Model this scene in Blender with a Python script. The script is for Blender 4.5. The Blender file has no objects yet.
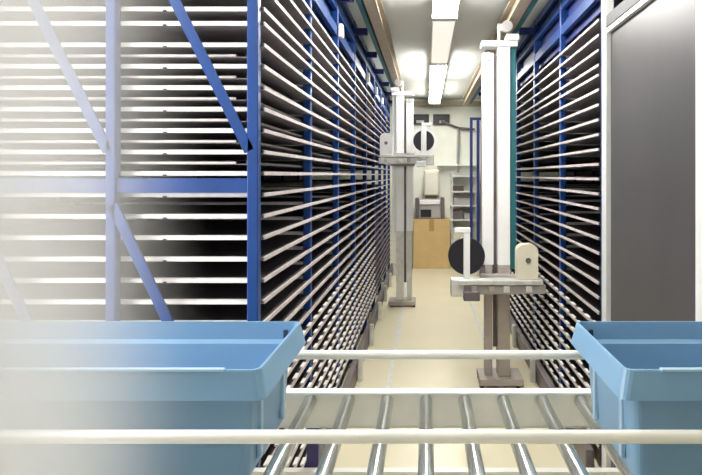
import bpy, bmesh, math, random
from mathutils import Vector, Matrix
random.seed(7)
S = bpy.context.scene
COL = S.collection
PI = math.pi
EYE = 1.75          # lens height above the floor
F = 600.0           # focal length in pixels of the 702 wide frame

# ------------------------------------------------------------------ materials
def mat(name, col, rough=0.5, metal=0.0, var=0.06, scale=6.0, bump=0.0, stretch=None, spec=0.5, trans=0.0):
    m = bpy.data.materials.new(name); m.use_nodes = True
    nt = m.node_tree; b = nt.nodes['Principled BSDF']
    tc = nt.nodes.new('ShaderNodeTexCoord'); nz = nt.nodes.new('ShaderNodeTexNoise')
    nz.inputs['Scale'].default_value = scale; nz.inputs['Detail'].default_value = 5
    if stretch:
        mp = nt.nodes.new('ShaderNodeMapping'); mp.inputs['Scale'].default_value = stretch
        nt.links.new(tc.outputs['Object'], mp.inputs[0]); nt.links.new(mp.outputs[0], nz.inputs['Vector'])
    else:
        nt.links.new(tc.outputs['Object'], nz.inputs['Vector'])
    r = nt.nodes.new('ShaderNodeValToRGB')
    c0 = [max(0, c*(1-var)) for c in col]; c1 = [min(1, c*(1+var)) for c in col]
    r.color_ramp.elements[0].position = .3; r.color_ramp.elements[1].position = .7
    r.color_ramp.elements[0].color = (*c0, 1); r.color_ramp.elements[1].color = (*c1, 1)
    nt.links.new(nz.outputs['Fac'], r.inputs['Fac']); nt.links.new(r.outputs['Color'], b.inputs['Base Color'])
    b.inputs['Roughness'].default_value = rough; b.inputs['Metallic'].default_value = metal
    b.inputs['Specular IOR Level'].default_value = spec
    if trans: b.inputs['Transmission Weight'].default_value = trans
    if bump:
        bp = nt.nodes.new('ShaderNodeBump'); bp.inputs['Strength'].default_value = bump; bp.inputs['Distance'].default_value = .01
        nt.links.new(nz.outputs['Fac'], bp.inputs['Height']); nt.links.new(bp.outputs[0], b.inputs['Normal'])
    return m

def emit(name, col, k):
    m = bpy.data.materials.new(name); m.use_nodes = True
    b = m.node_tree.nodes['Principled BSDF']
    b.inputs['Base Color'].default_value = (.8, .8, .78, 1)
    b.inputs['Emission Color'].default_value = (*col, 1); b.inputs['Emission Strength'].default_value = k
    return m

M = dict(
    floor=mat('floor_coating', (.72, .66, .47), .35, var=.04, scale=1.5),
    ceiling=mat('ceiling_paint', (.84, .88, .88), .9, var=.03, scale=.8),
    wall=mat('wall_paint', (.78, .76, .64), .8, var=.03),
    wall_low_bounce=mat('low_bounce_wall', (.16, .17, .19), .8, var=.05),  # kept dark so the unseen wall bounces less light onto the bin fronts
    wall_back=mat('back_wall_paint', (.86, .88, .78), .8, var=.03),
    blue=mat('blue_paint', (.005, .044, .20), .38, var=.12, scale=9),
    dark_blue=mat('dark_blue_paint', (.012, .025, .16), .5, var=.2, scale=5),
    bin=mat('blue_plastic', (.20, .36, .54), .38, var=.03, scale=3, spec=.4),
    bin_pale=mat('pale_blue_plastic', (.38, .56, .74), .35, var=.03, scale=3),
    hole=mat('dark_slot', (.01, .03, .08), .7),
    pan=mat('tray_pan', (.34, .31, .33), .4, metal=.3, var=.15, scale=10),
    tray=mat('tray_gap_shade', (.030, .024, .028), .6, var=.3, scale=12),  # near-black to paint the shade in the gaps between trays
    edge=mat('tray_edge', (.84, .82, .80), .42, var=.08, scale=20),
    edge_aisle=mat('tray_edge_shaded', (.52, .47, .47), .45, var=.16, scale=16),  # darker copy of the edge colour, dimness of the aisle side painted in
    edge_far=mat('tray_edge_far_shaded', (.34, .29, .31), .5, var=.2, scale=16),  # darkest copy of the edge colour, dimness of the far bays painted in
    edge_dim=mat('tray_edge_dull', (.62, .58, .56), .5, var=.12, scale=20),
    white=mat('white_paint', (.92, .93, .93), .35, var=.03),
    rail=mat('white_rail', (.88, .87, .82), .3, var=.03),
    steel=mat('roller_steel', (.62, .64, .60), .24, metal=.85, var=.08, scale=8, stretch=(6, 1, 6)),
    galv=mat('galvanised', (.70, .70, .67), .4, metal=.4, var=.12, scale=14),
    channel=mat('conveyor_channel', (.86, .88, .88), .45, metal=.1, var=.06),
    sheet=mat('sheet_metal', (.078, .075, .080), .40, metal=.3, var=.16, scale=2.2, stretch=(1, .8, .35)),
    frame=mat('aluminium_frame', (.74, .75, .75), .4, metal=.2, var=.04),
    teal=mat('teal_strip', (.015, .14, .16), .5, var=.1),
    beige=mat('beige_paint', (.46, .39, .29), .6, var=.1),
    cream=mat('cream_plastic', (.78, .74, .58), .45, var=.04),
    grey=mat('grey_machine', (.42, .40, .39), .5, var=.08),
    mast_low=mat('grey_brown_column', (.42, .37, .34), .45, metal=.3, var=.12),  # grey-brown tone for lower columns, base and guides
    black=mat('black_rubber', (.012, .011, .02), .5, var=.2),
    card=mat('cardboard', (.66, .47, .22), .8, var=.06, scale=5),
    card_tape=mat('packing_tape', (.46, .28, .09), .4, var=.06),
    lamp_body=mat('lamp_housing', (.80, .78, .70), .5, var=.03),
    lamp_off=mat('unlit_diffuser', (.84, .81, .72), .45, var=.02),
    kick=mat('grey_kick_beam', (.17, .145, .15), .5, metal=.3, var=.15),
    indigo=mat('indigo_leg', (.05, .04, .16), .5, var=.1),
    glass_dark=mat('dark_screen', (.10, .07, .06), .3, var=.1),
)
M['lamp_on'] = emit('lit_diffuser', (1.0, .98, .93), 62.0)
M['lamp_off_glow'] = emit('unlit_diffuser_glow', (1.0, .95, .84), .75)  # slight glow added so the switched-off lamp looks pale
M['lamp_near'] = emit('near_lit_diffuser', (1.0, .98, .94), 16.0)
M['lamp_far'] = emit('far_lit_diffuser', (1.0, .97, .88), 34.0)

# ------------------------------------------------------------------ mesh helpers
class MB:
    """collects shapes in world coordinates; put() links them as one mesh object"""
    def __init__(s): s.bm = bmesh.new()
    def box(s, x0, x1, y0, y1, z0, z1, bev=0.0, seg=2):
        b = bmesh.new()
        bmesh.ops.create_cube(b, size=1)
        for v in b.verts:
            v.co = Vector(((x0+x1)/2+v.co.x*(x1-x0), (y0+y1)/2+v.co.y*(y1-y0), (z0+z1)/2+v.co.z*(z1-z0)))
        if bev:
            bmesh.ops.bevel(b, geom=list(b.edges), offset=bev, segments=seg, affect='EDGES', profile=.5)
        s._add(b); return s
    def bar(s, p, q, w, d, up=(0, 1, 0)):
        """rectangular bar from p to q, w across, d along `up`"""
        p, q = Vector(p), Vector(q); ax = (q-p); L = ax.length; ax.normalize()
        u = Vector(up); u = (u-ax*u.dot(ax)).normalized(); v = ax.cross(u)
        b = bmesh.new(); bmesh.ops.create_cube(b, size=1)
        for k in b.verts:
            c = k.co.copy()
            k.co = (p+q)/2 + ax*(c.z*L) + u*(c.x*d) + v*(c.y*w)
        bmesh.ops.recalc_face_normals(b, faces=b.faces)
        s._add(b); return s
    def tube(s, p, q, r, n=16, r2=None):
        p, q = Vector(p), Vector(q); d = q-p
        b = bmesh.new()
        bmesh.ops.create_cone(b, cap_ends=True, segments=n, radius1=r, radius2=r if r2 is None else r2, depth=d.length)
        rot = d.to_track_quat('Z', 'Y').to_matrix().to_4x4()
        bmesh.ops.transform(b, matrix=Matrix.Translation((p+q)/2) @ rot, verts=b.verts)
        for f in b.faces: f.smooth = len(f.verts) == 4
        s._add(b); return s
    def ring(s, c, r0, r1, y0, y1, n=32):
        """annulus about the Y axis"""
        vs = []
        for i in range(n):
            a = 2*PI*i/n; ca, sa = math.cos(a), math.sin(a)
            vs.append([s.bm.verts.new((c[0]+r*ca, y, c[2]+r*sa)) for r, y in ((r0, y0), (r1, y0), (r1, y1), (r0, y1))])
        for i in range(n):
            a, b = vs[i], vs[(i+1) % n]
            for k in range(4):
                s.bm.faces.new((a[k], b[k], b[(k+1) % 4], a[(k+1) % 4]))
        return s
    def poly(s, pts, y0, y1):
        """outline in X,Z extruded along Y"""
        a = [s.bm.verts.new((x, y0, z)) for x, z in pts]; b = [s.bm.verts.new((x, y1, z)) for x, z in pts]
        s.bm.faces.new(a); s.bm.faces.new(b[::-1])
        for i in range(len(pts)):
            j = (i+1) % len(pts); s.bm.faces.new((a[j], a[i], b[i], b[j]))
        return s
    def _add(s, b):
        me = bpy.data.meshes.new('t'); b.to_mesh(me); b.free(); s.bm.from_mesh(me); bpy.data.meshes.remove(me)
    def put(s, name, m, parent=None, at=None):
        o0 = Vector(at) if at is not None else (root_of(parent) if parent is not None else Vector((0, 0, 0)))
        bmesh.ops.translate(s.bm, vec=-o0, verts=s.bm.verts)
        bmesh.ops.recalc_face_normals(s.bm, faces=s.bm.faces)
        me = bpy.data.meshes.new(name); s.bm.to_mesh(me); s.bm.free()
        me.materials.append(m)
        o = bpy.data.objects.new(name, me); COL.objects.link(o)
        if parent is not None: o.parent = parent
        else: o.location = o0
        return o

def root_of(o):
    v = Vector((0, 0, 0))
    while o is not None: v += o.location; o = o.parent
    return v
def tag(o, label=None, cat=None, group=None, kind=None):
    if label: o['label'] = label
    if cat: o['category'] = cat
    if group: o['group'] = group
    if kind: o['kind'] = kind
    return o
def thing(name, loc, label, cat, group=None):
    o = bpy.data.objects.new(name, None); COL.objects.link(o); o.location = loc
    o.empty_display_size = .1
    return tag(o, label, cat, group)
def structure(mb, name, m): return tag(mb.put(name, m), kind='structure')
def copy_tree(o, parent=None):
    c = o.copy(); COL.objects.link(c)
    if parent is not None: c.parent = parent
    for ch in list(o.children): copy_tree(ch, c)
    return c

# ------------------------------------------------------------------ the room
XL, XR, Y0, Y1, ZC = -2.9, 2.75, -2.6, 11.8, 3.25
structure(MB().box(XL-.2, XR+.2, Y0-.2, Y1+.2, -.15, 0), 'floor', M['floor'])
structure(MB().box(XL-.2, XR+.2, Y0-.2, Y1+.2, ZC, ZC+.15), 'ceiling', M['ceiling'])
structure(MB().box(XL-.2, XR+.2, Y1, Y1+.2, 0, ZC), 'wall_back', M['wall_back'])
structure(MB().box(XL-.2, XR+.2, Y0-.2, Y0, 0, ZC), 'wall_front', M['wall_low_bounce'])
structure(MB().box(XR, XR+.2, Y0, Y1, 0, ZC), 'wall_right', M['wall'])
WY0, WY1, WZ0, WZ1 = -.2, 2.1, 1.0, 2.95           # unseen window added in the left wall to brighten that side
structure(MB().box(XL-.2, XL, Y0, WY0, 0, ZC).box(XL-.2, XL, WY1, Y1, 0, ZC)
          .box(XL-.2, XL, WY0, WY1, 0, WZ0).box(XL-.2, XL, WY0, WY1, WZ1, ZC), 'wall_left', M['wall'])
w = structure(MB().box(XL-.16, XL-.08, WY0, WY1, WZ0, WZ0+.06).box(XL-.16, XL-.08, WY0, WY1, WZ1-.06, WZ1)
              .box(XL-.16, XL-.08, WY0, WY0+.06, WZ0, WZ1).box(XL-.16, XL-.08, WY1-.06, WY1, WZ0, WZ1)
              .box(XL-.15, XL-.09, (WY0+WY1)/2-.025, (WY0+WY1)/2+.025, WZ0, WZ1), 'added_window_1', M['white'])
structure(MB().box(-1.2, 1.4, Y1-.10, Y1, 3.10, 3.19), 'trim_1', M['beige'])

# ------------------------------------------------------------------ storage racks
PITCH, Z0 = .0855, 1.842
BAY = 1.07
LX, LY, NL = -.656, 2.34, 8
RX, RY, NR = 1.0, 3.39, 7
DEEP = 1.4
PW = .043
def level_z(k): return Z0 + PITCH*k - (.028 if k >= 7 else 0)

def rack(side):
    if side < 0:
        x, y, n, ins = LX, LY, NL, -1
        r = thing('storage_rack', (x-.7, y, 0), 'tall blue-post rack with diagonal braces across its near end, behind a blue bin', 'rack')
    else:
        x, y, n, ins = RX, RY, NR, 1
        r = thing('storage_rack', (x+.7, y, 0), 'tall blue-post rack running back from behind the grey metal panel', 'rack')
    span = lambda a, b: (min(x+ins*a, x+ins*b), max(x+ins*a, x+ins*b))
    for i in range(n+1):
        yy = y + BAY*i
        x0, x1 = span(0, PW)
        post = MB().box(x0, x1, yy, yy+.045, .0, 3.18, .004, 1)
        p = post.put('post', M['blue'], r)
        x0, x1 = span(-.03, PW+.03)
        MB().box(x0, x1, yy-.02, yy+.065, 0, .012).put('foot_plate', M['kick'], p)
        x0, x1 = span(DEEP+.02, DEEP+.02+PW)
        MB().box(x0, x1, yy, yy+.045, 0, 3.18, .004, 1).put('post', M['blue'], r)
        # ties across the rack above the trays, and on to the guide rail over the aisle
        x0, x1 = span(PW, DEEP+.02)
        MB().box(x0, x1, yy, yy+.045, 2.93, 3.03).put('cross_tie', M['blue'], r)
        if i % 2 == 0 or side < 0:
            x0, x1 = span(-.114 if side < 0 else -.138, 0)
            MB().box(x0, x1, yy+.002, yy+.042, 3.05, 3.11).put('rail_tie', M['dark_blue'], r)
        if side < 0 and i in (2, 4, 5, 6):
            x0, x1 = span(-.035, -.001)
            MB().box(x0, x1, yy-.01, yy+.06, 2.78, 2.88, .006).put('glint_box', M['white'], r)  # white boxes put in for bright glints on the posts
    ye = y + BAY*n
    for z0, z1 in ((2.79, 2.86), (2.98, 3.05), (3.12, 3.18)):
        x0, x1 = span(.006, .036)
        MB().box(x0, x1, y+.046, ye, z0, z1).put('top_beam', M['blue'], r)
    x0, x1 = span(.06, .075)
    if True:
        MB().box(x0, x1, y+.05, ye, 2.74, 3.2).put('upper_panel', M['dark_blue'] if side > 0 else M['blue'], r)
    x0, x1 = span(DEEP+.08, DEEP+.1)
    MB().box(x0, x1, y, ye, .1, 3.1).put('rear_sheet', M['dark_blue'], r)
    x0, x1 = span(-.07, -.02)
    MB().box(x0, x1, y+.1, ye, .0, .15, .006).put('kick_beam', M['kick'], r)
    for i in range(n):
        x0, x1 = span(-.12, -.075)
        MB().box(x0, x1, y+BAY*(i+.55), y+BAY*(i+.55)+.05, 0, .22, .01).put('rail_foot', M['galv'], r)
    if side > 0:
        for xx in (.80, .925):
            MB().box(xx, xx+.05, 10.93, 10.98, 0, 2.75, .004, 1).put('post', M['dark_blue'], r)
        MB().box(.80, 1.0, 10.945, 10.965, 2.752, 2.80).put('end_tie', M['dark_blue'], r)
    if side < 0:
        # the near end: two more posts, the cross beam and diagonal braces
        xs = [x-PW, -1.252, -1.81]
        for xx in xs[1:]:
            MB().box(xx, xx+.040, y, y+.045, 0, 3.18, .004, 1).put('post', M['blue'], r)
        MB().box(-2.1, x-PW, y+.012, y+.04, 1.680, 1.737).put('cross_beam', M['blue'], r)
        P = lambda px, py: ((px-426)*y/F, y+.006, EYE-(py-175)*y/F)
        for a, b in (((112, -125), (249, 151)), ((-30, -125), (107, 151)), ((112, 205), (172, 332)), ((-29, 205), (31, 332)), ((112, 355), (172, 480))):
            MB().bar(P(*a), P(*b), .040, .012).put('diagonal_brace', M['blue'], r)
    return r
rack(-1); rack(1)

# ---- trays: a sheet pan, a dark top layer for the gap shade, a pale turned-up edge
def tray_proto(side, kind):
    s = -1 if side < 0 else 1
    L = BAY - .065                      # the pan fits between two posts
    LE = BAY - .006                     # its front edge runs on over the post
    sp = lambda a, b: (min(s*a, s*b), max(s*a, s*b))
    shallow = kind == 'shallow'
    rec = .05 if shallow else -.012
    h = .009 if shallow else .018
    ha = .008 if shallow else .0155
    if shallow: LE = L
    x0, x1 = sp(rec+.004, DEEP-.02)
    p = MB().box(x0, x1, .004, L-.004, -.0075, -.0055).put('storage_tray' if not shallow else 'shallow_tray', M['pan'], at=(0, 0, 0))
    li = MB().box(x0, x1, .006, L-.006, -.005, -.0035)
    xa, xb = sp(DEEP-.03, DEEP-.021); li.box(xa, xb, .006, L-.006, -.0035, .02)
    li.put('gap_shade', M['tray'], p)  # dark layer standing for the shade between stacked trays
    e = MB()
    x0, x1 = sp(rec, rec+.004 if not shallow else rec+.006)
    e.box(x0, x1, 0, LE, -ha/2, ha/2)
    x0, x1 = sp(rec, rec+.009); e.box(x0, x1, 0, LE, ha/2-.003, ha/2)
    if kind.startswith('glint_tabbed'):  # raised bright tabs stand in for highlights along the lower edges
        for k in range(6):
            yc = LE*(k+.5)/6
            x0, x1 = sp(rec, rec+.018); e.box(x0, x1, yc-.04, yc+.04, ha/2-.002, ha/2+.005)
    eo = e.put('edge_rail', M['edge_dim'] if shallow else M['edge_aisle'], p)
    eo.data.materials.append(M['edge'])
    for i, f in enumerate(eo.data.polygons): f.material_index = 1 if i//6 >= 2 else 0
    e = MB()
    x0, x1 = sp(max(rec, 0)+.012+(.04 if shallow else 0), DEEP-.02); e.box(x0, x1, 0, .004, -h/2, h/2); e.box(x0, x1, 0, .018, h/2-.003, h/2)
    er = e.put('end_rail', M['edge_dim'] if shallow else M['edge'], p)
    if kind.endswith('_end'):
        x0, x1 = sp(.378, .392)
        MB().box(x0, x1, -.004, .0035, -h/2-.004, -h/2+.005).put('clip', M['black'], er)
    return p

ORD = 'first second third fourth fifth sixth seventh eighth ninth tenth eleventh twelfth thirteenth fourteenth fifteenth sixteenth seventeenth eighteenth nineteenth twentieth'.split()
def where_from_beam(k):
    # the blue cross beam lies just under level -1
    return ('%s level above the blue beam' % ORD[int(k)+1]) if k >= -1 else ('%s level below the blue beam' % ORD[int(-k)-2])
KS = list(range(-19, 11))
protos = {}
def place_tray(side, kind, bay, z, label, group):
    key = (side, kind); x = LX if side < 0 else RX; y = (LY if side < 0 else RY) + BAY*bay + .052
    if key not in protos: o = protos[key] = tray_proto(side, kind)
    else: o = copy_tree(protos[key])
    o.location = (x, y, z); tag(o, label, 'tray', group)
    return o
NEAR_L, NEAR_R, NEAR_S = 5, 4, 4
for b in range(NEAR_L):
    for k in KS:
        place_tray(-1, ('glint_tabbed' if k <= -11 else 'plain') + ('_end' if b == 0 else ''), b, level_z(k),
                   'pale-edged tray, braced rack, %s bay, %s' % (ORD[b], where_from_beam(k)), 'trays in the braced rack')
for b in range(NEAR_S):
    for j in range(6):
        place_tray(-1, 'shallow', b, Z0 + PITCH*(j-.5),
                   'thin dull-edged shallow tray, braced rack, %s bay, %s gap above the blue beam' % (ORD[b], ORD[j]), 'shallow trays in the braced rack')
for b in range(NEAR_R):
    for k in KS:
        place_tray(1, 'glint_tabbed' if k <= -11 else 'plain', b, level_z(k)-.03,
                   'pale-edged tray, rack past grey panel, %s bay, %s level from the top' % (ORD[b], ORD[10-k] if 10-k < 20 else 'twenty-' + (ORD[10-k-20]) if 10-k > 20 else 'twenty-first'),
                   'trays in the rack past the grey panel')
# labels above count levels from one; twentieth and on are spelled here
names30 = ORD + ['twenty-' + q for q in ORD[:9]] + ['thirtieth']
for o in bpy.data.objects:
    if o.get('group') == 'trays in the rack past the grey panel':
        b = int(round((o.location.y-.052-RY)/BAY)); k = min(KS, key=lambda q: abs(level_z(q)-.03-o.location.z))
        o['label'] = 'pale-edged tray, rack past grey panel, %s bay, %s level from the top' % (ORD[b], names30[10-k])

def far_trays(side, b0, b1):
    mb = MB()
    x = LX if side < 0 else RX; yy = LY if side < 0 else RY
    s = -1 if side < 0 else 1
    for b in range(b0, b1):
        y = yy + BAY*b + .052; L = BAY-.065
        for k in KS:
            z = level_z(k) - (0 if side < 0 else .03)
            for a, c, h0, h1 in ((-.012, -.008, -.0078, .0078), (-.012, -.003, .0048, .0078)):
                mb.box(min(x+s*a, x+s*c), max(x+s*a, x+s*c), y, y+BAY-.006-(.06 if b == b1-1 else 0), z+h0, z+h1)
            mb.box(min(x+s*.01, x+s*DEEP), max(x+s*.01, x+s*DEEP), y, y+L, z-.008, z-.004)
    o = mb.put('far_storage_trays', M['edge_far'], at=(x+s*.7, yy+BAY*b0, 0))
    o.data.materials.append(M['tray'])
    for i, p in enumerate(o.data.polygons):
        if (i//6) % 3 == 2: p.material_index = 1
    return o
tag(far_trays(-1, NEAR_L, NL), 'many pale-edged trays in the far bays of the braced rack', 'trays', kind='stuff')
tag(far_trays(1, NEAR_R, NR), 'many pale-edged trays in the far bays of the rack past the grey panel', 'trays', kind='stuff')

# ------------------------------------------------------------------ grey metal panel
pt = thing('metal_panel', (1.0, 2.8, 0), 'tall grey sheet-metal panel in a pale frame beside the blue-post rack', 'panel')
MB().box(1.012, 1.02, 2.19, 3.29, .02, 2.53).put('sheet', M['sheet'], pt)
MB().box(.985, 1.03, 3.285, 3.364, 0, 3.24, .004).put('frame_post', M['frame'], pt)
MB().box(.985, 1.03, 2.125, 2.197, 0, 3.24, .004).put('frame_post', M['frame'], pt)
MB().box(.99, 1.028, 2.198, 3.284, 2.53, 2.555).put('top_rail', M['frame'], pt)
MB().box(.985, 1.03, 2.198, 3.284, 2.557, 2.62).put('seal_strip', M['black'], pt)

# ------------------------------------------------------------------ roller conveyor
CZ = 1.012
YB = 2.03
cv = thing('roller_conveyor', (0, 1.62, 0), 'steel roller conveyor with white guide rails, under both blue bins', 'conveyor')
MB().box(-1.72, 1.78, YB, YB+.007, CZ-.115, CZ+.002).box(-1.72, 1.78, YB-.01, YB+.035, CZ-.002, CZ+.004).box(-1.72, 1.78, YB, YB+.035, CZ-.118, CZ-.113).put('side_channel', M['channel'], cv)
MB().box(-1.72, 1.78, 1.205, 1.212, CZ-.115, CZ+.002).box(-1.72, 1.78, 1.18, 1.222, CZ-.002, CZ+.004).box(-1.72, 1.78, 1.18, 1.212, CZ-.118, CZ-.113).put('side_channel', M['channel'], cv)
for i in range(-13, 15):
    x = .1300*i
    ro = MB().tube((x, 1.225, CZ-.022), (x, YB-.008, CZ-.022), .021, 20).put('roller', M['steel'], cv)
    MB().tube((x, 1.205, CZ-.022), (x, YB+.005, CZ-.022), .006, 8).put('axle', M['black'], ro)
for y in (1.33, 1.936):
    MB().tube((-1.75, y, 1.17), (1.8, y, 1.17), .0145, 18).put('guide_rail', M['rail'], cv)
    yo = 1.19 if y < 1.5 else YB+.04
    for x in (-1.5, 1.6):
        MB().bar((x, y, 1.165), (x, yo, 1.08), .012, .025, (1, 0, 0)).bar((x, yo, 1.085), (x, yo, .93), .012, .025, (1, 0, 0)).put('rail_bracket', M['galv'], cv)
for x in (-1.6, -.386, .66, 1.68):
    for y in (1.185, YB+.01):
        l = MB().box(x-.02, x+.02, y, y+.025, .012, CZ-.12).put('leg', M['indigo'], cv)
        MB().box(x-.045, x+.045, y-.03, y+.055, 0, .012).put('foot_plate', M['galv'], l)
MB().box(-1.6, 1.68, YB-.03, YB, .735, .76).put('stretcher', M['rail'], cv)
for x in (-.75, .98):
    MB().box(x-.02, x+.02, 1.212, YB, CZ-.11, CZ-.06).put('cross_member', M['galv'], cv)

# ------------------------------------------------------------------ blue bins
def bin_(x0, x1, label):
    y0, y1, z1, zb = 1.40, 1.903, 1.29, CZ-.0005
    root = thing('plastic_bin', ((x0+x1)/2, (y0+y1)/2, zb), label, 'bin', 'blue bins on the conveyor')
    t = .006
    def shell(rings, cap_bottom):
        """closed skin through (inset, z) rings of a rounded rectangle, outer then inner"""
        bm = bmesh.new(); prev = None; R = []
        for ins, z, rad in rings:
            a, b, c, d = x0+ins, x1-ins, y0+ins, y1-ins
            ring = []
            for cx, cy, q in ((b-rad, d-rad, 0), (a+rad, d-rad, 1), (a+rad, c+rad, 2), (b-rad, c+rad, 3)):
                for k in range(5):
                    an = (q + k/4)*PI/2
                    ring.append(bm.verts.new((cx+rad*math.cos(an), cy+rad*math.sin(an), z)))
            R.append(ring)
        for A, B in zip(R, R[1:]):
            n = len(A)
            for i in range(n):
                bm.faces.new((A[i], A[(i+1) % n], B[(i+1) % n], B[i]))
        if cap_bottom:
            bm.faces.new(R[0]); bm.faces.new(R[-1])
        else:
            A, B = R[-1], R[0]; n = len(A)
            for i in range(n): bm.faces.new((A[i], A[(i+1) % n], B[(i+1) % n], B[i]))
        m = MB(); m._add(bm); return m
    zr = z1-.066
    shell([(.055, zb, .02), (.042, zr, .02), (.048, zr, .018), (.066, zb+.006, .018)], True).put('body', M['bin'], root)
    rim = shell([(.000, zr-.001, .022), (.014, z1-.004, .022), (.016, z1, .02), (.022, z1, .018), (.024, zr+.012, .018), (.047, zr+.004, .016), (.047, zr-.001, .016)], False).put('rim', M['bin'], root)
    xe, s = (x1, -1) if x0 < -1 else (x0, 1)
    # dark hand slot low in the rear rim, a thin ledge on the front rim and a rib on the front of the body
    xa, xb = sorted((xe+s*.055, xe+s*.069))
    MB().box(xa, xb, y1-.030, y1-.0225, z1-.050, z1-.024, .002, 1).put('slot', M['hole'], rim)
    xa, xb = sorted((xe+s*.10, xe+s*(x1-x0-.06)))
    MB().box(xa, xb, y0+.010, y0+.026, z1-.003, z1+.003, .001, 1).put('lip', M['bin_pale'], rim)
    xa, xb = sorted((xe+s*.11, xe+s*(x1-x0-.08)))
    MB().box(xa, xb, y0+.044, y0+.056, zb+.085, zb+.095, .002, 1).put('rib', M['bin'], root)
    for k in range(2):
        xr = xe+s*.040
        MB().box(min(xr, xr+s*.012), max(xr, xr+s*.012), y0+.12+.24*k, y0+.14+.24*k, zb+.02, zr-.004, .002, 1).put('rib', M['bin_pale'], root)
    return root
bin_(-1.56, -.377, 'wide blue plastic bin on the rollers in front of the braced rack')
bin_(.454, 1.64, 'wide blue plastic bin on the rollers in front of the grey metal panel')

# ------------------------------------------------------------------ stacker cranes
def crane(y, mirror, zc, label, cat='crane'):
    C = .15
    fx = (lambda x: x) if not mirror else (lambda x: 2*C-x)
    r = thing('stacker_crane', (fx(.6), y, 0), label, cat)
    def bx(x0, x1, ya, yb, z0, z1, bev=.004, mb=None):
        a, b = sorted((fx(x0), fx(x1))); return (mb or MB()).box(a, b, y+ya, y+yb, z0, z1, bev, 2)
    bx(.44, .80, -.14, .16, .02, .075).put('base', M['mast_low'], r)
    for ya in (-.11, .13):
        for x in (.46, .76):
            MB().tube((fx(x), y+ya, .0), (fx(x), y+ya, .035), .018, 12).put('base_foot', M['black'], r)
    zt = 2.82
    low = M['galv'] if mirror else M['mast_low']
    bx(.597, .700, -.06, .06, .075, 1.0).put('lower_column', low, r)
    mc = bx(.597, .700, -.06, .06, 1.0, zt).put('column', M['white'], r)
    bx(.471, .565, -.04, .05, 1.0, zt-.05).put('column', M['white'], r)
    bx(.490, .555, -.04, .05, .075, 1.0).put('lower_column', low, r)
    bx(.702, .752, -.03, .05, .96, zt).put('cable_strip', M['white'] if mirror else M['teal'], r)
    bx(.566, .596, .02, .03, .3, zt-.06, 0).put('dark_gap_strip', M['kick'], r)  # dark plate added to darken the gap between the columns
    bx(.462, .76, -.075, .075, zt-.002, zt+.045).put('top_bracket', M['white'], r)
    bx(.665, .775, -.09, .05, zt+.046, zt+.10, .012).put('head_block', M['white'], r)
    MB().tube((fx(.615), y, zt+.04), (fx(.615), y, 3.02), .012, 12).put('top_rod', M['white'], r)
    MB().tube((fx(.675), y-.07, 2.99), (fx(.675), y+.01, 2.99), .045, 20).put('guide_wheel', M['grey'], r)
    bx(.60, .72, -.02, .02, 2.96, 3.02).put('wheel_arm', M['grey'], r)
    MB().tube((fx(.518), y-.052, zt-.08), (fx(.518), y-.041, zt-.08), .035, 20).put('pulley', M['grey'], r)
    # the carriage that rides on the mast
    z = zc; xe = .925 if mirror else .965
    ca = bx(.30, xe, -.22, -.085, z, z+.075, .01).put('carriage', M['white'] if mirror else M['grey'], r)
    bx(.26, xe-.025, -.25, -.10, z+.078, z+.115, .006).put('platform', M['galv'], ca)
    bx(.30, .43, -.28, -.10, z-.045, z+.03, .008).put('gripper', M['white'] if mirror else M['kick'], ca)
    for x in (.36, .50, .62, .80):
        bx(x, x+.05, -.262, -.252, z+.02, z+.07, .006).put('roller_guide', M['mast_low'] if x < .6 else M['galv'], ca)
    bx(.45, .78, -.082, -.062, z-.03, z+.14, .004).put('slide_plate', M['grey'], ca)
    bx(.20, .31, -.22, -.10, z-.02, z+.12, .01).put('end_bracket', M['galv'], ca)
    # cable drum split by a pale upright
    cx, cz = .33, z+.30
    dr = MB().tube((fx(cx), y-.17, cz), (fx(cx), y-.13, cz), .138, 36).put('cable_drum', M['black'], r)
    MB().ring((fx(cx), 0, cz), .138, (.178 if mirror else .150), y-.175, y-.125).put('drum_ring', M['white'] if mirror else M['black'], dr)
    wd_ = .036 if mirror else .026
    bx(cx-wd_, cx+wd_, -.20, -.177, z+.10, cz+.19, .004).put('drum_upright', M['white'], dr)
    bx(cx-.10, cx+.03, -.20, -.177, cz+.192, cz+.235, .006).put('upright_cap', M['white'], dr)
    # cream motor box with one rounded shoulder
    pts = []
    x0, x1, z0, z1, rr = .735, .905, z+.118, z+.40, .06
    for c_, (qx, qz) in enumerate(((x1-rr, z1-rr), (x0+rr, z1-rr))):
        for k in range(6):
            an = (c_ + k/5)*PI/2; pts.append((fx(qx+rr*math.cos(an)), qz+rr*math.sin(an)))
    pts += [(fx(x0), z0), (fx(x1), z0)]
    mo = MB().poly(pts, y-.21, y-.09).put('motor_box', M['white'] if mirror else M['cream'], r)
    MB().tube((fx(.825), y-.218, z+.27), (fx(.825), y-.2105, z+.27), .022, 16).put('motor_cap', M['kick'], mo)
    return r
crane(5.05, False, .79, 'tall white double-mast crane with low carriage and cream motor box, near the grey panel')
crane(8.08, True, 1.90, 'farther white mast crane with raised carriage and round white drum, against the braced rack')

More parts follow.
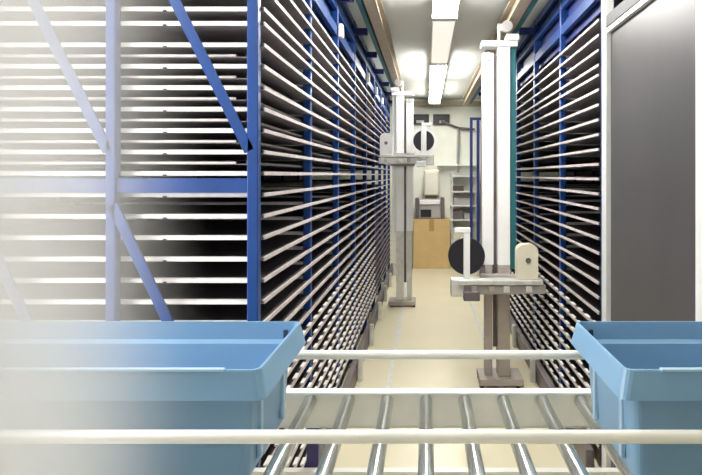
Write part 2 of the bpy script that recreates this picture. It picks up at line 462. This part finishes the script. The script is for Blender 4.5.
# overhead guide rails and floor rails of the two cranes
def overhead(x, s, label):
    r = thing('overhead_rail', (x, 6.2, 3.04), label, 'rail')
    y0, y1 = 2.5, 11.2
    MB().box(x-.06, x+.06, y0, y1, 3.16, 3.175).box(x-.012, x+.012, y0, y1, 3.07, 3.165).box(x-.045, x+.045, y0, y1, 3.045, 3.068).put('beam', M['beige'], r)
    xa, xb = sorted((x+s*.075, x+s*.115))
    MB().box(xa, xb, y0, y1, 3.08, 3.17).put('cable_strip', M['teal'], r)
    for k in range(8):
        yy = y0+.3+1.15*k
        MB().box(x-.02, x+.02, yy, yy+.03, 3.175, 3.25).put('hanger', M['grey'], r)
overhead(-.42, -1, 'long beige overhead rail with teal cable strip along the braced rack')
overhead(.74, 1, 'long beige overhead rail with teal strip above the near crane')
for x, lb in ((-.31, 'low steel floor rail under the farther crane'), (.615, 'low steel floor rail under the near crane')):
    tag(MB().box(x-.02, x+.02, 3.9, 11.0, 0, .006).box(x-.008, x+.008, 3.9, 11.0, .005, .019).put('floor_rail', M['galv'], at=(x, 7.4, 0)), lb, 'rail')

# ------------------------------------------------------------------ ceiling lamps
def lamp(x, y0, y1, m, label, z=3.13):
    r = thing('ceiling_lamp', (x, (y0+y1)/2, z), label, 'lamp', 'ceiling lamps')
    MB().poly([(x-.06, z+.06), (x+.06, z+.06), (x+.105, z), (x-.105, z)], y0, y1).put('housing', M['lamp_body'], r)
    MB().box(x-.095, x+.095, y0+.03, y1-.03, z-.045, z-.001, .015).put('diffuser', m, r)
    for a, b in ((y0-.012, y0), (y1, y1+.012)):
        MB().box(x-.108, x+.108, a, b, z-.048, z+.064).put('end_cap', M['lamp_body'], r)
    for yy in (y0+.3, y1-.3):
        MB().box(x-.012, x+.012, yy, yy+.02, z+.06, 3.25).put('hanger', M['grey'], r)
lamp(.16, 2.95, 5.1, M['lamp_on'], 'lit white ceiling lamp cut off at the top of the view')
lamp(.16, 5.2, 7.2, M['lamp_off_glow'], 'unlit beige ceiling lamp between two bright ones')
lamp(.16, 7.3, 9.3, M['lamp_on'], 'small lit ceiling lamp farther down the aisle, past the unlit one')
lamp(.16, 9.5, 11.2, M['lamp_far'], 'small ceiling lamp in front of the far wall')
lamp(.16, 1.4, 2.85, M['lamp_near'], 'lit ceiling lamp over the conveyor rollers')
lamp(-1.2, 1.4, 2.28, M['lamp_near'], 'added unseen lit ceiling lamp over the floor before the bin by the braced rack')  # extra lamp out of view, added to light the bin and rack front
lamp(1.4, 1.4, 2.28, M['lamp_near'], 'added unseen lit ceiling lamp over the floor before the bin by the grey panel')  # extra lamp out of view, added to light this bin

# ------------------------------------------------------------------ far end of the aisle
bx = thing('cardboard_box', (.10, 11.4, 0), 'large tan cardboard box on the floor at the aisle end', 'box')
MB().box(-.24, .45, 11.22, 11.68, 0, .92, .006).put('carton', M['card'], bx)
MB().box(.06, .15, 11.214, 11.219, .70, .92).box(.06, .15, 11.214, 11.69, .9205, .923).put('tape', M['card_tape'], bx)
pr = thing('grey_machine', (.07, 11.45, .925), 'grey desktop machine with dark sides on top of the cardboard box', 'machine')
MB().box(-.13, .28, 11.28, 11.65, .925, 1.30, .02).put('housing', M['grey'], pr)
for a, b in ((-.2, -.132), (.282, .35)):
    MB().box(a, b, 11.3, 11.62, .94, 1.32, .01).put('side_cheek', M['kick'], pr)
MB().box(-.1, .10, 11.268, 11.279, .96, 1.10).put('front_slot', M['black'], pr)
MB().box(-.12, .27, 11.25, 11.279, 1.2, 1.28, .005).put('front_tray', M['white'], pr)
mn = thing('monitor', (.08, 11.45, 1.30), 'cream box-shaped monitor standing on the grey machine', 'monitor')
MB().box(-.02, .20, 11.4, 11.55, 1.301, 1.36, .01).put('foot', M['glass_dark'], mn)
MB().box(-.04, .25, 11.36, 11.6, 1.362, 1.85, .03).put('shell', M['cream'], mn)
MB().box(.0, .21, 11.352, 11.359, 1.47, 1.80, .003).put('screen', M['lamp_body'], mn)
sh = thing('shelf_unit', (.65, 11.55, 0), 'open pale metal shelf unit against the far wall beside the cardboard box', 'shelf')
for x in (.48, .93):
    for y in (11.42, 11.72):
        MB().box(x, x+.03, y, y+.03, 0, 1.78).put('upright', M['galv'], sh)
for z in (.45, .88, 1.15, 1.42, 1.72):
    MB().box(.47, .97, 11.41, 11.76, z, z+.025).put('shelf_board', M['white'], sh)
for x0, x1, z0, h, m, lb in ((.52, .70, .905, .16, 'kick', 'dark box on the second shelf from the floor of the far shelf unit'),
                             (.73, .90, .905, .11, 'grey', 'low grey box on the second shelf from the floor, far shelf unit'),
                             (.53, .90, 1.175, .13, 'grey', 'wide grey box on the middle shelf of the far shelf unit'),
                             (.52, .72, 1.445, .10, 'glass_dark', 'dark brown box on the upper shelf of the far shelf unit'),
                             (.52, .80, .475, .26, 'cream', 'cream carton on the lowest shelf of the far shelf unit')):
    t = thing('storage_carton', ((x0+x1)/2, 11.56, z0), lb, 'box', 'boxes on the far shelf unit')
    MB().box(x0, x1, 11.44, 11.68, z0+.0005, z0+h*.78, .006).put('body', M[m], t)
    MB().box(x0-.004, x1+.004, 11.436, 11.684, z0+h*.785, z0+h, .004).put('lid', M[m], t)
for x0, x1, lb in ((-.31, .06, 'dark wall vent high on the far wall, above the round white drum'), (.14, .46, 'dark wall vent high on the far wall, beside the hanging pipe')):
    v = thing('wall_vent', ((x0+x1)/2, 11.76, 2.74), lb, 'vent', 'dark vents on the far wall')
    MB().box(x0, x1, 11.74, 11.79, 2.74, 2.76).box(x0, x1, 11.74, 11.80, 2.92, 2.94).box(x0, x0+.02, 11.74, 11.8, 2.76, 2.92).box(x1-.02, x1, 11.74, 11.8, 2.76, 2.92).put('frame', M['black'], v)
    MB().box(x0+.02, x1-.02, 11.78, 11.795, 2.76, 2.92).put('opening', M['black'], v)
    MB().box(x0+.12, x1-.10, 11.755, 11.779, 2.765, 2.82, .004).put('motor', M['grey'], v)
pi = thing('wall_pipe', (.62, 11.7, 1.9), 'thin grey pipe running down the far wall from the second vent', 'pipe')
MB().tube((.62, 11.72, 1.80), (.62, 11.72, 2.66), .022, 12).put('riser', M['grey'], pi)
MB().tube((.30, 11.72, 2.80), (.63, 11.72, 2.67), .022, 12).tube((.61, 11.72, 2.67), (.95, 11.72, 2.64), .022, 12).put('branch', M['kick'], pi)
wsf = thing('wall_shelf', (.35, 11.68, 1.93), 'white shelf strip fixed to the far wall above the monitor', 'shelf')
MB().box(.22, .95, 11.58, 11.795, 1.93, 1.955).put('board', M['white'], wsf)
for x in (.3, .85):
    MB().box(x, x+.02, 11.62, 11.795, 1.86, 1.929).put('bracket', M['galv'], wsf)

# ------------------------------------------------------------------ pale veil before the braced rack, added as a scattering volume
hz = bpy.data.materials.new('haze'); hz.use_nodes = True
nt = hz.node_tree; nt.nodes.remove(nt.nodes['Principled BSDF'])
vs = nt.nodes.new('ShaderNodeVolumeScatter'); vs.inputs['Color'].default_value = (1, .99, .985, 1); vs.inputs['Anisotropy'].default_value = 0.0
tc = nt.nodes.new('ShaderNodeTexCoord'); sx = nt.nodes.new('ShaderNodeSeparateXYZ'); mr = nt.nodes.new('ShaderNodeMapRange')
mr.interpolation_type = 'SMOOTHSTEP'
nt.links.new(tc.outputs['Object'], sx.inputs[0]); nt.links.new(sx.outputs['X'], mr.inputs['Value'])
mr.inputs['From Min'].default_value = -.40; mr.inputs['From Max'].default_value = -.86
mr.inputs['To Min'].default_value = 0; mr.inputs['To Max'].default_value = 7.5
nt.links.new(mr.outputs[0], vs.inputs['Density'])
nt.links.new(vs.outputs[0], nt.nodes['Material Output'].inputs['Volume'])
veil_volume = MB().box(-2.3, -.39, .82, 1.165, .02, 2.7).put('veil_volume', hz, at=(0, .9, .02))
tag(veil_volume, 'pale veil added as a haze volume before the bin by the braced rack', 'haze', kind='stuff')

# ------------------------------------------------------------------ light
def area(name, loc, rot, sx_, sy_, power, col):
    l = bpy.data.lights.new(name, 'AREA'); l.shape = 'RECTANGLE'; l.size = sx_; l.size_y = sy_; l.energy = power; l.color = col
    o = bpy.data.objects.new(name, l); COL.objects.link(o); o.location = loc; o.rotation_euler = rot
    return o
area('added_side_light', (XL-.25, (WY0+WY1)/2, (WZ0+WZ1)/2), (0, -PI/2, 0), WZ1-WZ0, WY1-WY0, 250, (1, .95, .92))  # added light behind the unseen window, brightens the veil and rack front
wd = bpy.data.worlds.new('World'); S.world = wd; wd.use_nodes = True
wd.node_tree.nodes['Background'].inputs['Color'].default_value = (.8, .9, 1, 1)
wd.node_tree.nodes['Background'].inputs['Strength'].default_value = .6

# ------------------------------------------------------------------ camera
cd = bpy.data.cameras.new('Camera'); cam = bpy.data.objects.new('Camera', cd); COL.objects.link(cam)
cam.location = (0, 0, EYE); cam.rotation_euler = (PI/2, 0, 0)
cd.sensor_width = 36; cd.sensor_fit = 'HORIZONTAL'; cd.lens = F/702*36
cd.shift_x = (351-426)/702; cd.shift_y = (175-237.5)/702
cd.clip_start = .05; cd.clip_end = 60
S.camera = cam
S.view_settings.view_transform = 'Standard'; S.view_settings.look = 'None'
S.view_settings.gamma = 1; S.view_settings.use_curve_mapping = False
S.view_settings.exposure = 0.0
S.cycles.use_denoising = True
S.cycles.max_bounces = 10; S.cycles.diffuse_bounces = 5; S.cycles.volume_bounces = 3
S.cycles.sample_clamp_indirect = 6
